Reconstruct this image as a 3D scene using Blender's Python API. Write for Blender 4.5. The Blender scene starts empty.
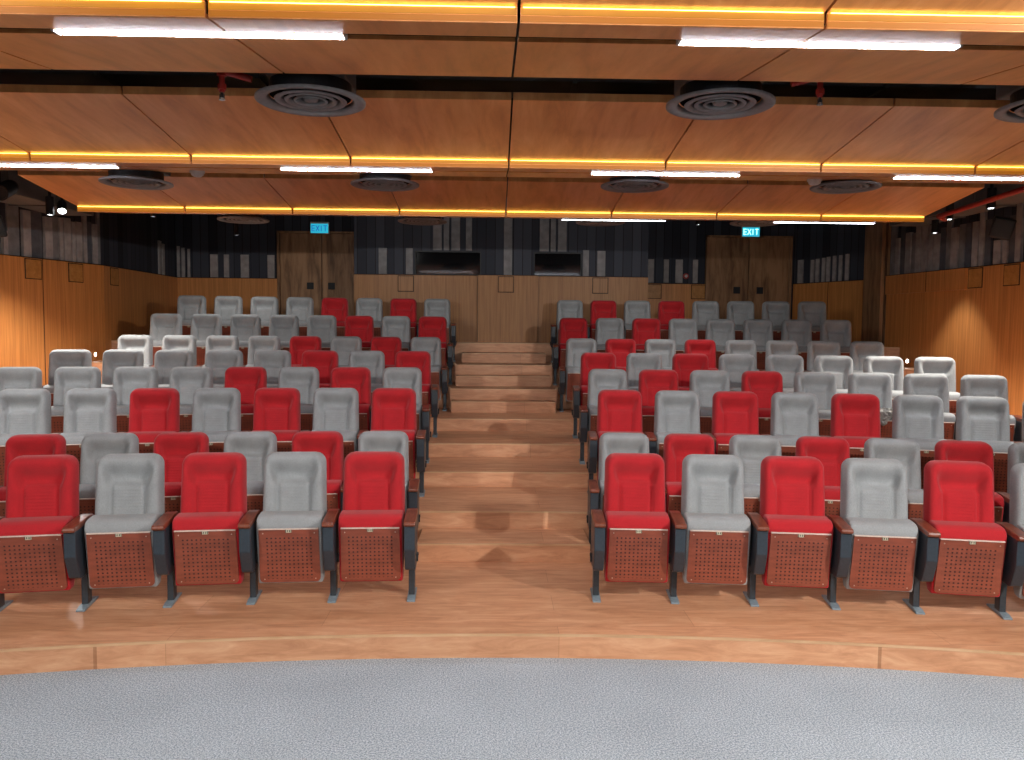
import bpy, bmesh, math, random
from mathutils import Vector, Matrix
random.seed(7)
SC = bpy.context.scene
COL = SC.collection
PI = math.pi

# ------------------------------------------------------------------ materials
def new_mat(name):
    m = bpy.data.materials.new(name); m.use_nodes = True
    nt = m.node_tree
    b = nt.nodes['Principled BSDF']
    return m, nt, b

def nd(nt, t, **kw):
    n = nt.nodes.new(t)
    for k, v in kw.items():
        if k in n.inputs: n.inputs[k].default_value = v
        else: setattr(n, k, v)
    return n

def ramp(nt, stops):
    r = nt.nodes.new('ShaderNodeValToRGB')
    el = r.color_ramp.elements
    while len(el) < len(stops): el.new(0.5)
    for e, (p, c) in zip(el, stops):
        e.position = p; e.color = (*c, 1)
    return r

def wood(name, dark, mid, light, scale=(1, 1, 1), nscale=3.0, rough=0.45, bump=0.05, lo=0.3, hi=0.7, coat=0.0):
    m, nt, b = new_mat(name)
    tc = nd(nt, 'ShaderNodeTexCoord')
    mp = nd(nt, 'ShaderNodeMapping'); mp.inputs['Scale'].default_value = scale
    nt.links.new(tc.outputs['Object'], mp.inputs['Vector'])
    n1 = nd(nt, 'ShaderNodeTexNoise', Scale=nscale, Detail=6.0, Roughness=0.62, Distortion=0.4)
    nt.links.new(mp.outputs[0], n1.inputs['Vector'])
    r = ramp(nt, [(lo, dark), (0.5, mid), (hi, light)])
    nt.links.new(n1.outputs['Fac'], r.inputs['Fac'])
    nt.links.new(r.outputs['Color'], b.inputs['Base Color'])
    b.inputs['Roughness'].default_value = rough
    if coat: b.inputs['Coat Weight'].default_value = coat
    bp = nd(nt, 'ShaderNodeBump', Strength=bump, Distance=0.01)
    nt.links.new(n1.outputs['Fac'], bp.inputs['Height'])
    nt.links.new(bp.outputs[0], b.inputs['Normal'])
    return m

def plain(name, col, rough=0.5, metal=0.0, var=0.12, nscale=20.0, spec=None):
    m, nt, b = new_mat(name)
    tc = nd(nt, 'ShaderNodeTexCoord')
    n1 = nd(nt, 'ShaderNodeTexNoise', Scale=nscale, Detail=3.0)
    nt.links.new(tc.outputs['Object'], n1.inputs['Vector'])
    r = ramp(nt, [(0.3, tuple(c * (1 - var) for c in col)), (0.7, tuple(min(1, c * (1 + var)) for c in col))])
    nt.links.new(n1.outputs['Fac'], r.inputs['Fac'])
    nt.links.new(r.outputs['Color'], b.inputs['Base Color'])
    b.inputs['Roughness'].default_value = rough
    b.inputs['Metallic'].default_value = metal
    if spec is not None: b.inputs['Specular IOR Level'].default_value = spec
    return m

def emit(name, col, s):
    m, nt, b = new_mat(name)
    b.inputs['Base Color'].default_value = (*col, 1)
    b.inputs['Emission Color'].default_value = (*col, 1)
    b.inputs['Emission Strength'].default_value = s
    return m

def fabric(name, col):
    m, nt, b = new_mat(name)
    tc = nd(nt, 'ShaderNodeTexCoord')
    n1 = nd(nt, 'ShaderNodeTexNoise', Scale=260.0, Detail=3.0, Roughness=0.7)
    n2 = nd(nt, 'ShaderNodeTexNoise', Scale=9.0, Detail=3.0)
    nt.links.new(tc.outputs['Object'], n1.inputs['Vector'])
    nt.links.new(tc.outputs['Object'], n2.inputs['Vector'])
    add = nd(nt, 'ShaderNodeMath', operation='MULTIPLY_ADD'); add.inputs[1].default_value = 0.35
    nt.links.new(n2.outputs['Fac'], add.inputs[0]); nt.links.new(n1.outputs['Fac'], add.inputs[2])
    r = ramp(nt, [(0.45, tuple(c * 0.72 for c in col)), (0.9, tuple(min(1, c * 1.22) for c in col))])
    nt.links.new(add.outputs[0], r.inputs['Fac'])
    nt.links.new(r.outputs['Color'], b.inputs['Base Color'])
    b.inputs['Roughness'].default_value = 0.92
    b.inputs['Sheen Weight'].default_value = 0.12
    b.inputs['Sheen Roughness'].default_value = 0.5
    # horizontal quilting over the lumbar pad
    sep = nd(nt, 'ShaderNodeSeparateXYZ'); nt.links.new(tc.outputs['Object'], sep.inputs[0])
    w = nd(nt, 'ShaderNodeMath', operation='MULTIPLY'); w.inputs[1].default_value = 2 * PI / 0.022
    nt.links.new(sep.outputs['Z'], w.inputs[0])
    s = nd(nt, 'ShaderNodeMath', operation='SINE'); nt.links.new(w.outputs[0], s.inputs[0])
    ax = nd(nt, 'ShaderNodeMath', operation='ABSOLUTE'); nt.links.new(sep.outputs['X'], ax.inputs[0])
    lx = nd(nt, 'ShaderNodeMath', operation='LESS_THAN'); lx.inputs[1].default_value = 0.098; nt.links.new(ax.outputs[0], lx.inputs[0])
    lz = nd(nt, 'ShaderNodeMath', operation='LESS_THAN'); lz.inputs[1].default_value = 0.82; nt.links.new(sep.outputs['Z'], lz.inputs[0])
    gz = nd(nt, 'ShaderNodeMath', operation='GREATER_THAN'); gz.inputs[1].default_value = 0.655; nt.links.new(sep.outputs['Z'], gz.inputs[0])
    q = nd(nt, 'ShaderNodeMath', operation='MULTIPLY'); nt.links.new(lx.outputs[0], q.inputs[0]); nt.links.new(lz.outputs[0], q.inputs[1])
    q1 = nd(nt, 'ShaderNodeMath', operation='MULTIPLY'); nt.links.new(q.outputs[0], q1.inputs[0]); nt.links.new(gz.outputs[0], q1.inputs[1])
    q2 = nd(nt, 'ShaderNodeMath', operation='MULTIPLY'); nt.links.new(q1.outputs[0], q2.inputs[0]); nt.links.new(s.outputs[0], q2.inputs[1])
    q3 = nd(nt, 'ShaderNodeMath', operation='MULTIPLY_ADD'); q3.inputs[1].default_value = 0.5
    nt.links.new(q2.outputs[0], q3.inputs[0]); nt.links.new(n1.outputs['Fac'], q3.inputs[2])
    bp = nd(nt, 'ShaderNodeBump', Strength=0.35, Distance=0.003)
    nt.links.new(q3.outputs[0], bp.inputs['Height']); nt.links.new(bp.outputs[0], b.inputs['Normal'])
    return m

def perforated(name, col, hole):
    m, nt, b = new_mat(name)
    tc = nd(nt, 'ShaderNodeTexCoord')
    sep = nd(nt, 'ShaderNodeSeparateXYZ'); nt.links.new(tc.outputs['Object'], sep.inputs[0])
    def M(op, a, bb=None, c=None):
        n = nd(nt, 'ShaderNodeMath', operation=op)
        for i, v in enumerate((a, bb, c)):
            if v is None: continue
            if isinstance(v, (int, float)): n.inputs[i].default_value = v
            else: nt.links.new(v, n.inputs[i])
        return n.outputs[0]
    u = M('MULTIPLY', sep.outputs['X'], 1 / 0.0292); v = M('MULTIPLY', sep.outputs['Z'], 1 / 0.027)
    fu = M('SUBTRACT', M('FRACT', M('ADD', u, 40.5)), 0.5); fv = M('SUBTRACT', M('FRACT', M('ADD', v, 40.5)), 0.5)
    d = M('SQRT', M('ADD', M('MULTIPLY', fu, fu), M('MULTIPLY', fv, fv)))
    inside = M('LESS_THAN', d, 0.225)
    inx = M('LESS_THAN', M('ABSOLUTE', sep.outputs['X']), 0.170)
    inz = M('MULTIPLY', M('LESS_THAN', sep.outputs['Z'], 0.505), M('GREATER_THAN', sep.outputs['Z'], 0.19))
    h = M('MULTIPLY', M('MULTIPLY', inside, inx), inz)
    n1 = nd(nt, 'ShaderNodeTexNoise', Scale=30.0, Detail=4.0)
    mp = nd(nt, 'ShaderNodeMapping'); mp.inputs['Scale'].default_value = (0.25, 1, 1.2)
    nt.links.new(tc.outputs['Object'], mp.inputs[0]); nt.links.new(mp.outputs[0], n1.inputs['Vector'])
    r = ramp(nt, [(0.3, tuple(c * 0.8 for c in col)), (0.7, tuple(c * 1.2 for c in col))])
    nt.links.new(n1.outputs['Fac'], r.inputs['Fac'])
    mx = nd(nt, 'ShaderNodeMix', data_type='RGBA')
    nt.links.new(h, mx.inputs[0]); nt.links.new(r.outputs['Color'], mx.inputs[6]); mx.inputs[7].default_value = (*hole, 1)
    nt.links.new(mx.outputs[2], b.inputs['Base Color'])
    b.inputs['Roughness'].default_value = 0.38
    bp = nd(nt, 'ShaderNodeBump', Strength=0.6, Distance=0.004); bp.invert = True
    nt.links.new(h, bp.inputs['Height']); nt.links.new(bp.outputs[0], b.inputs['Normal'])
    return m

def carpet_mat():
    m, nt, b = new_mat('blue_grey_carpet')
    tc = nd(nt, 'ShaderNodeTexCoord')
    n1 = nd(nt, 'ShaderNodeTexNoise', Scale=105.0, Detail=5.0, Roughness=0.85)
    n2 = nd(nt, 'ShaderNodeTexNoise', Scale=1.6, Detail=2.0)
    for n in (n1, n2): nt.links.new(tc.outputs['Object'], n.inputs['Vector'])
    r = ramp(nt, [(0.38, (0.13, 0.16, 0.19)), (0.5, (0.37, 0.42, 0.465)), (0.62, (0.68, 0.74, 0.80))])
    nt.links.new(n1.outputs['Fac'], r.inputs['Fac'])
    r2 = ramp(nt, [(0.3, (0.88, 0.88, 0.88)), (0.7, (1, 1, 1))]); nt.links.new(n2.outputs['Fac'], r2.inputs['Fac'])
    mx = nd(nt, 'ShaderNodeMix', data_type='RGBA', blend_type='MULTIPLY'); mx.inputs[0].default_value = 1
    nt.links.new(r.outputs['Color'], mx.inputs[6]); nt.links.new(r2.outputs['Color'], mx.inputs[7])
    nt.links.new(mx.outputs[2], b.inputs['Base Color'])
    b.inputs['Roughness'].default_value = 1.0; b.inputs['Specular IOR Level'].default_value = 0.1
    bp = nd(nt, 'ShaderNodeBump', Strength=0.25, Distance=0.004)
    nt.links.new(n1.outputs['Fac'], bp.inputs['Height']); nt.links.new(bp.outputs[0], b.inputs['Normal'])
    return m

def floor_wood():
    # laminate boards: wide boards running across the room, each its own tone
    m, nt, b = new_mat('laminate_floor')
    tc = nd(nt, 'ShaderNodeTexCoord')
    br = nd(nt, 'ShaderNodeTexBrick')
    br.offset = 0.37; br.squash = 1.0
    br.inputs['Scale'].default_value = 1.0
    br.inputs['Brick Width'].default_value = 2.42; br.inputs['Row Height'].default_value = 0.30
    br.inputs['Mortar Size'].default_value = 0.0016; br.inputs['Mortar Smooth'].default_value = 0.2
    br.inputs['Color1'].default_value = (0.86, 0.86, 0.86, 1); br.inputs['Color2'].default_value = (1, 1, 1, 1)
    br.inputs['Mortar'].default_value = (0.6, 0.55, 0.5, 1)
    mpb = nd(nt, 'ShaderNodeMapping'); mpb.inputs['Location'].default_value = (1.1, 0.06, 0)
    nt.links.new(tc.outputs['Object'], mpb.inputs[0]); nt.links.new(mpb.outputs[0], br.inputs['Vector'])
    mp = nd(nt, 'ShaderNodeMapping'); mp.inputs['Scale'].default_value = (1.0, 5.5, 5.5)
    nt.links.new(tc.outputs['Object'], mp.inputs[0])
    n1 = nd(nt, 'ShaderNodeTexNoise', Scale=2.6, Detail=8.0, Roughness=0.68, Distortion=0.7)
    nt.links.new(mp.outputs[0], n1.inputs['Vector'])
    r = ramp(nt, [(0.28, (0.46, 0.205, 0.10)), (0.5, (0.64, 0.315, 0.165)), (0.74, (0.78, 0.45, 0.26))])
    nt.links.new(n1.outputs['Fac'], r.inputs['Fac'])
    mx = nd(nt, 'ShaderNodeMix', data_type='RGBA', blend_type='MULTIPLY'); mx.inputs[0].default_value = 1
    nt.links.new(r.outputs['Color'], mx.inputs[6]); nt.links.new(br.outputs['Color'], mx.inputs[7])
    nt.links.new(mx.outputs[2], b.inputs['Base Color'])
    b.inputs['Roughness'].default_value = 0.5
    return m

M = {
 'red': fabric('red_fabric', (0.42, 0.008, 0.014)),
 'grey': fabric('grey_fabric', (0.285, 0.298, 0.305)),
 'perf': perforated('perforated_red_wood', (0.235, 0.058, 0.032), (0.05, 0.010, 0.008)),
 'arm': wood('armrest_wood', (0.10, 0.022, 0.012), (0.17, 0.042, 0.02), (0.24, 0.07, 0.035), (8, 1.5, 8), 6, 0.3, 0.02),
 'shell': wood('shell_wood', (0.14, 0.03, 0.015), (0.2, 0.05, 0.025), (0.27, 0.08, 0.04), (8, 8, 1.5), 4, 0.35, 0.02),
 'plastic': plain('blue_black_plastic', (0.028, 0.038, 0.05), 0.38, nscale=60),
 'steel': plain('grey_black_steel', (0.04, 0.05, 0.06), 0.4, 0.3, nscale=40),
 'footm': plain('grey_painted_foot', (0.22, 0.28, 0.32), 0.45, 0.2, nscale=40),
 'piping': plain('pale_piping', (0.62, 0.5, 0.44), 0.6, nscale=60),
 'plate': plain('brass_plate', (0.62, 0.58, 0.42), 0.35, 0.4, nscale=60),
 'ink': plain('black_ink', (0.02, 0.02, 0.02), 0.6),
 'screwm': plain('bright_screw', (0.5, 0.4, 0.33), 0.3, 0.7),
 'carpet': carpet_mat(),
 'floor': floor_wood(),
 'nosing': wood('nosing_wood', (0.5, 0.29, 0.15), (0.6, 0.37, 0.2), (0.68, 0.44, 0.26), (1, 6, 6), 3, 0.4, 0.02),
 'ceilwood': wood('ceiling_veneer', (0.54, 0.215, 0.07), (0.70, 0.295, 0.10), (0.80, 0.38, 0.15), (4.5, 0.7, 2), 2.2, 0.33, 0.015),
 'panel': wood('wall_veneer', (0.44, 0.165, 0.045), (0.58, 0.235, 0.065), (0.70, 0.31, 0.095), (26, 26, 0.6), 1.6, 0.42, 0.02),
 'inset': wood('inset_veneer', (0.38, 0.16, 0.035), (0.48, 0.21, 0.05), (0.56, 0.27, 0.075), (9, 9, 9), 1.6, 0.42, 0.02),
 'backpanel': wood('back_veneer', (0.22, 0.09, 0.022), (0.31, 0.132, 0.034), (0.38, 0.17, 0.048), (30, 30, 0.7), 1.8, 0.5, 0.02),
 'doorw': wood('rustic_door_wood', (0.13, 0.062, 0.028), (0.33, 0.175, 0.082), (0.40, 0.22, 0.11), (5, 5, 0.8), 1.8, 0.55, 0.03, 0.30, 0.6),
 'seam': plain('dark_seam', (0.03, 0.014, 0.007), 0.8),
 'batten': plain('grey_batten', (0.20, 0.195, 0.20), 0.8, var=0.2, nscale=9),
 'batten_b': plain('warm_grey_batten', (0.34, 0.31, 0.30), 0.8, var=0.2, nscale=9),
 'batten_d': plain('dark_grey_batten', (0.09, 0.095, 0.11), 0.85, var=0.2, nscale=9),
 'black': plain('matt_black', (0.012, 0.013, 0.016), 0.6),
 'plenum': plain('black_plenum', (0.05, 0.052, 0.06), 0.9),
 'duct': plain('galvanised_duct', (0.14, 0.145, 0.155), 0.55, 0.3, nscale=4),
 'diffm': plain('grey_diffuser', (0.19, 0.195, 0.205), 0.5, 0.1, nscale=30),
 'redpipe': plain('red_pipe', (0.45, 0.03, 0.02), 0.4),
 'chrome': plain('chrome', (0.7, 0.7, 0.7), 0.2, 1.0),
 'screen': plain('bounce_white', (0.8, 0.8, 0.8), 0.9, var=0.02),  # matt white of the added bounce screen
 'white': plain('white_plastic', (0.6, 0.6, 0.58), 0.45),
 'plasticbag': plain('grey_film', (0.45, 0.45, 0.43), 0.3, nscale=30),
 'tube': emit('tube_glow', (0.86, 0.9, 1.0), 30.0),
 'tube_rear': emit('tube_glow_rear', (0.86, 0.9, 1.0), 9.0),
 'lamp': emit('lamp_glow', (0.95, 0.97, 1.0), 12.0),
 'exit': emit('exit_face', (0.015, 0.26, 0.36), 0.75),
 'exitw': emit('exit_letters', (0.35, 0.95, 1.0), 1.3),
 'exitd': emit('exit_dark_letters', (0.01, 0.05, 0.3), 0.5),
}

def led_mat():
    m, nt, b = new_mat('amber_led')
    tc = nd(nt, 'ShaderNodeTexCoord')
    n = nd(nt, 'ShaderNodeTexNoise', Scale=1.3, Detail=2.0)
    mp = nd(nt, 'ShaderNodeMapping'); mp.inputs['Scale'].default_value = (3, 0, 0)
    nt.links.new(tc.outputs['Object'], mp.inputs[0]); nt.links.new(mp.outputs[0], n.inputs['Vector'])
    mr = nd(nt, 'ShaderNodeMapRange'); mr.inputs[1].default_value = 0.3; mr.inputs[2].default_value = 0.7
    mr.inputs[3].default_value = 0.20; mr.inputs[4].default_value = 0.28
    nt.links.new(n.outputs['Fac'], mr.inputs[0])
    b.inputs['Base Color'].default_value = (0.10, 0.035, 0.004, 1)
    b.inputs['Emission Color'].default_value = (1.0, 0.40, 0.02, 1)
    nt.links.new(mr.outputs[0], b.inputs['Emission Strength'])
    return m
M['led'] = led_mat()
M['led_dim'] = emit('amber_led_dim', (0.22, 0.075, 0.006), 0.6)
M['tape'] = emit('amber_tape', (1.0, 0.60, 0.10), 5.0)

def slat_mat():
    # dark acoustic boards, thin grooves between them
    m, nt, b = new_mat('dark_acoustic_boards')
    tc = nd(nt, 'ShaderNodeTexCoord')
    sep = nd(nt, 'ShaderNodeSeparateXYZ'); nt.links.new(tc.outputs['Object'], sep.inputs[0])
    u = nd(nt, 'ShaderNodeMath', operation='MULTIPLY'); u.inputs[1].default_value = 1 / 0.16
    nt.links.new(sep.outputs['X'], u.inputs[0])
    fl = nd(nt, 'ShaderNodeMath', operation='FLOOR'); nt.links.new(u.outputs[0], fl.inputs[0])
    fr = nd(nt, 'ShaderNodeMath', operation='FRACT'); nt.links.new(u.outputs[0], fr.inputs[0])
    wn = nd(nt, 'ShaderNodeTexWhiteNoise', noise_dimensions='1D'); nt.links.new(fl.outputs[0], wn.inputs['W'])
    r = ramp(nt, [(0.0, (0.018, 0.021, 0.032)), (1.0, (0.05, 0.054, 0.072))]); nt.links.new(wn.outputs['Value'], r.inputs['Fac'])
    lt = nd(nt, 'ShaderNodeMath', operation='LESS_THAN'); lt.inputs[1].default_value = 0.07; nt.links.new(fr.outputs[0], lt.inputs[0])
    mx = nd(nt, 'ShaderNodeMix', data_type='RGBA')
    nt.links.new(lt.outputs[0], mx.inputs[0]); nt.links.new(r.outputs['Color'], mx.inputs[6]); mx.inputs[7].default_value = (0.004, 0.004, 0.006, 1)
    nt.links.new(mx.outputs[2], b.inputs['Base Color']); b.inputs['Roughness'].default_value = 0.8
    return m
M['slats'] = slat_mat()

def glass_mat():
    m, nt, b = new_mat('dark_booth_glass')
    b.inputs['Base Color'].default_value = (0.004, 0.004, 0.005, 1)
    b.inputs['Roughness'].default_value = 0.06
    b.inputs['Specular IOR Level'].default_value = 0.9
    return m
M['glass'] = glass_mat()

# ------------------------------------------------------------------ mesh helpers
def link(name, bm, mat, parent=None, loc=None, rz=None, smooth=False):
    me = bpy.data.meshes.new(name); bm.normal_update(); bm.to_mesh(me); bm.free()
    if smooth:
        for p in me.polygons: p.use_smooth = True
    if mat: me.materials.append(M[mat] if isinstance(mat, str) else mat)
    o = bpy.data.objects.new(name, me); COL.objects.link(o)
    if parent: o.parent = parent
    if loc is not None: o.location = loc
    if rz is not None: o.rotation_euler = (0, 0, rz)
    return o

def box(bm, x0, x1, y0, y1, z0, z1, bev=0.0, seg=2):
    r = bmesh.ops.create_cube(bm, size=1.0)
    vs = r['verts']
    for v in vs:
        v.co = Vector(((x0 + x1) / 2 + v.co.x * (x1 - x0), (y0 + y1) / 2 + v.co.y * (y1 - y0), (z0 + z1) / 2 + v.co.z * (z1 - z0)))
    if bev:
        es = list({e for v in vs for e in v.link_edges})
        bmesh.ops.bevel(bm, geom=es, offset=bev, segments=seg, profile=0.5, affect='EDGES')
    return bm

def BX(*a, **k):
    return box(bmesh.new(), *a, **k)

def lathe(bm, prof, n=32, cx=0, cy=0, z0=0, close=True):
    rings = []
    for r, z in prof:
        if r < 1e-5: rings.append([bm.verts.new((cx, cy, z0 + z))])
        else: rings.append([bm.verts.new((cx + r * math.cos(2 * PI * i / n), cy + r * math.sin(2 * PI * i / n), z0 + z)) for i in range(n)])
    for a, b in zip(rings, rings[1:]):
        for i in range(n):
            j = (i + 1) % n
            if len(a) == 1 and len(b) == 1: continue
            if len(a) == 1: bm.faces.new((a[0], b[j], b[i]))
            elif len(b) == 1: bm.faces.new((a[i], a[j], b[0]))
            else: bm.faces.new((a[i], a[j], b[j], b[i]))
    bmesh.ops.recalc_face_normals(bm, faces=bm.faces[:])
    return bm

def prism_x(bm, prof, x0, x1, bev=0.0, seg=2):
    # closed (y, z) outline extruded along x
    a = [bm.verts.new((x0, y, z)) for y, z in prof]; b = [bm.verts.new((x1, y, z)) for y, z in prof]
    n = len(prof)
    fs = [bm.faces.new(a), bm.faces.new(list(reversed(b)))]
    for i in range(n):
        fs.append(bm.faces.new((a[i], b[i], b[(i + 1) % n], a[(i + 1) % n])))
    bmesh.ops.recalc_face_normals(bm, faces=bm.faces[:])
    if bev:
        es = list({e for f in fs for e in f.edges})
        bmesh.ops.bevel(bm, geom=es, offset=bev, segments=seg, profile=0.5, affect='EDGES')
    return bm

def tube(bm, p, q, r, n=12):
    p, q = Vector(p), Vector(q); d = (q - p)
    rot = d.to_track_quat('Z', 'Y').to_matrix().to_4x4()
    mat = Matrix.Translation((p + q) / 2) @ rot
    bmesh.ops.create_cone(bm, cap_ends=True, segments=n, radius1=r, radius2=r, depth=d.length, matrix=mat)
    return bm

def empty(name, loc, rz=0.0):
    o = bpy.data.objects.new(name, None); COL.objects.link(o)
    o.location = loc; o.rotation_euler = (0, 0, rz); o.empty_display_size = 0.1
    return o

def tag(o, label=None, cat=None, group=None, kind=None):
    if label: o['label'] = label
    if cat: o['category'] = cat
    if group: o['group'] = group
    if kind: o['kind'] = kind
    return o

def copy_tree(o, kids, parent=None):
    c = o.copy(); COL.objects.link(c); c.parent = parent
    for ch in kids.get(o.name, []):
        copy_tree(ch, kids, c)
    return c

def kid_map():
    k = {}
    for o in bpy.data.objects:
        if o.parent: k.setdefault(o.parent.name, []).append(o)
    return k

# ------------------------------------------------------------------ room numbers
R = 0.1521                       # one riser
YC = -12.42                      # centre of the seating arcs
HC = 2.0858                      # camera height
ORD = ['', 'first', 'second', 'third', 'fourth', 'fifth', 'sixth', 'seventh', 'eighth', 'ninth', 'tenth']

# ------------------------------------------------------------------ floor and tiers
def arc_slab(name, mat, yf, yb, z0, z1, x0=-7.6, x1=7.6, n=72, parent=None, backflat=None):
    bm = bmesh.new()
    rf, rb = yf - YC, yb - YC
    xs = [x0 + (x1 - x0) * i / n for i in range(n + 1)]
    f = [(x, YC + math.sqrt(rf * rf - x * x)) for x in xs]
    if backflat: b = [(x, backflat) for x in xs]
    else: b = [(x, YC + math.sqrt(rb * rb - x * x)) for x in xs]
    V = lambda L, z: [bm.verts.new((x, y, z)) for x, y in L]
    ft, fb, bt, bb = V(f, z1), V(f, z0), V(b, z1), V(b, z0)
    for i in range(n):
        bm.faces.new((ft[i], ft[i + 1], bt[i + 1], bt[i]))
        bm.faces.new((fb[i], fb[i + 1], ft[i + 1], ft[i]))
        bm.faces.new((bt[i], bt[i + 1], bb[i + 1], bb[i]))
        bm.faces.new((bb[i], bb[i + 1], fb[i + 1], fb[i]))
    bm.faces.new((fb[0], ft[0], bt[0], bb[0])); bm.faces.new((bb[n], bt[n], ft[n], fb[n]))
    bmesh.ops.recalc_face_normals(bm, faces=bm.faces[:])
    return link(name, bm, mat, parent)

fl = link('floor', BX(-8, 8, -4.0, 16.2, -0.12, 0.0), 'carpet'); tag(fl, 'blue grey speckled carpet in front of the seating tiers', kind='structure')
TIERS = [(1, 4.907, 6.97), (3, 6.97, 8.07), (4, 8.07, 9.02), (5, 9.02, 10.17), (6, 10.17, 11.56), (8, 11.56, 12.5), (10, 12.5, 13.42), (12, 13.42, 16.0)]
for lv, yf, yb in TIERS:
    t = arc_slab('floor', 'floor', yf, yb + 0.3 if lv < 12 else yb, 0.0 if lv == 1 else (lv - 4) * R if lv > 4 else 0.0, lv * R, backflat=16.2 if lv == 12 else None)
    tag(t, 'orange brown wooden seating tier floor', kind='structure')
    ns = arc_slab('nosing', 'nosing', yf - 0.004, yf + 0.012, lv * R - 0.012, lv * R + 0.0015, parent=t)
STEPS = [(2, 6.46, 6.97, -.622, .805), (7, 10.93, 11.25, -.585, .856), (8, 11.25, 11.56, -.622, .892), (9, 11.76, 12.06, -.566, .846),
         (10, 12.06, 12.5, -.585, .882), (11, 12.76, 13.42, -.519, .832)]
for lv, yf, yb, x0, x1 in STEPS:
    t = arc_slab('floor', 'floor', yf, yb, (lv - 2) * R if lv not in (2, 7, 9, 11) else (lv - 1) * R, lv * R, x0, x1, 12)
    tag(t, 'wooden step in the centre aisle', kind='structure')
    arc_slab('nosing', 'nosing', yf - 0.004, yf + 0.012, lv * R - 0.012, lv * R + 0.0015, x0, x1, 12, parent=t)

# ------------------------------------------------------------------ chair prototype
def sstep(a, b, x):
    t = max(0.0, min(1.0, (x - a) / (b - a))); return t * t * (3 - 2 * t)

def backrest_bm():
    bm = bmesh.new(); NX, NZ = 34, 44
    zb, zt, rc = 0.34, 1.03, 0.072
    zs = []
    for j in range(NZ + 1):
        v = j / NZ
        zs.append(zb + (zt - zb) * (1 - (1 - v) ** 1.25))
    front, back = [], []
    for z in zs:
        w = 0.228 + (0.213 - 0.228) * (z - zb) / (zt - zb)
        if z > zt - rc:
            t = z - (zt - rc); w -= rc - math.sqrt(max(rc * rc - t * t, 0))
        w0 = w
        ym = 0.092 - (zt - z) * 0.145
        fr, br = [], []
        for i in range(NX + 1):
            u = -1 + 2 * i / NX
            u = math.copysign(abs(u) ** 0.9, u)
            x = u * w0
            ed = min(w0 - abs(x), zt - z)
            e = max(0.0, min(1.0, ed / 0.038)); puff = math.sqrt(max(0.0, 1 - (1 - e) ** 2))
            th = 0.010 + 0.070 * puff
            # side bolsters stand forward, more so around the head
            th += 0.020 * sstep(0.115, 0.165, abs(x)) * puff * sstep(0.5, 0.8, z)
            hw = 0.112 + 0.045 * max(0.0, min(1.0, (z - 0.84) / 0.13))
            inx = 1 - sstep(hw - 0.006, hw + 0.036, abs(x))
            head = (1 - sstep(0.862, 0.992, z)) * (sstep(0.826, 0.842, z))
            th -= 0.068 * inx * head
            if z <= 0.842:
                low = 1 - sstep(0.826, 0.842, z)
                th -= (0.014 * (1 - sstep(0.10, 0.125, abs(x))) + 0.030 * math.exp(-((abs(x) - 0.110) / 0.009) ** 2)) * low
            fr.append(bm.verts.new((x, ym - th, z)))
            br.append(bm.verts.new((x, ym + 0.012 + 0.018 * puff, z)))
        front.append(fr); back.append(br)
    for j in range(NZ):
        for i in range(NX):
            bm.faces.new((front[j][i], front[j][i + 1], front[j + 1][i + 1], front[j + 1][i]))
            bm.faces.new((back[j][i + 1], back[j][i], back[j + 1][i], back[j + 1][i + 1]))
        bm.faces.new((back[j][0], front[j][0], front[j + 1][0], back[j + 1][0]))
        bm.faces.new((front[j][NX], back[j][NX], back[j + 1][NX], front[j + 1][NX]))
    for i in range(NX):
        bm.faces.new((front[0][i + 1], front[0][i], back[0][i], back[0][i + 1]))
        bm.faces.new((front[NZ][i], front[NZ][i + 1], back[NZ][i + 1], back[NZ][i]))
    return bm

def shell_bm():
    bm = bmesh.new()
    prof = [(0.005, 0.30), (0.022, 0.30), (0.098, 0.90), (0.092, 0.92), (0.080, 0.90)]
    pr = [(0.012 - 0.01, 0.32), (0.028, 0.31), (0.118, 0.93), (0.104, 0.95)]
    prism_x(bm, pr, -0.205, 0.205, 0.006)
    return bm

def seat_bm():
    bm = bmesh.new()
    pr = [(-0.155, 0.150), (-0.215, 0.52), (-0.222, 0.575), (-0.205, 0.618), (-0.165, 0.634), (-0.055, 0.640), (-0.035, 0.60), (-0.045, 0.20), (-0.075, 0.152)]
    prism_x(bm, pr, -0.219, 0.219, 0.016, 3)
    return bm

def front_y(z): return -0.155 + (z - 0.150) * (-0.060 / 0.37)

def panel_bm():
    bm = bmesh.new()
    zt, zb, r = 0.548, 0.165, 0.03
    pts = [(-0.199, zt), (0.199, zt)]
    for k in range(6):
        a = -k / 5 * PI / 2
        pts.append((0.205 - r + r * math.cos(a), zb + r + r * math.sin(a)))
    for k in range(6):
        a = -PI / 2 - k / 5 * PI / 2
        pts.append((-0.205 + r + r * math.cos(a), zb + r + r * math.sin(a)))
    f = [bm.verts.new((x, front_y(z) - 0.012, z)) for x, z in pts]
    b = [bm.verts.new((x, front_y(z) + 0.004, z)) for x, z in pts]
    bm.faces.new(f); bm.faces.new(list(reversed(b))); n = len(pts)
    for i in range(n): bm.faces.new((f[i], b[i], b[(i + 1) % n], f[(i + 1) % n]))
    bmesh.ops.recalc_face_normals(bm, faces=bm.faces[:])
    return bm

def piping_bm():
    y = front_y(0.55)
    return BX(-0.200, 0.200, y - 0.017, y + 0.0, 0.547, 0.555, bev=0.002, seg=1)

def plate_bm():
    y = front_y(0.538)
    return BX(-0.021, 0.021, y - 0.0165, y - 0.008, 0.526, 0.550, bev=0.002, seg=1)

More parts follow.
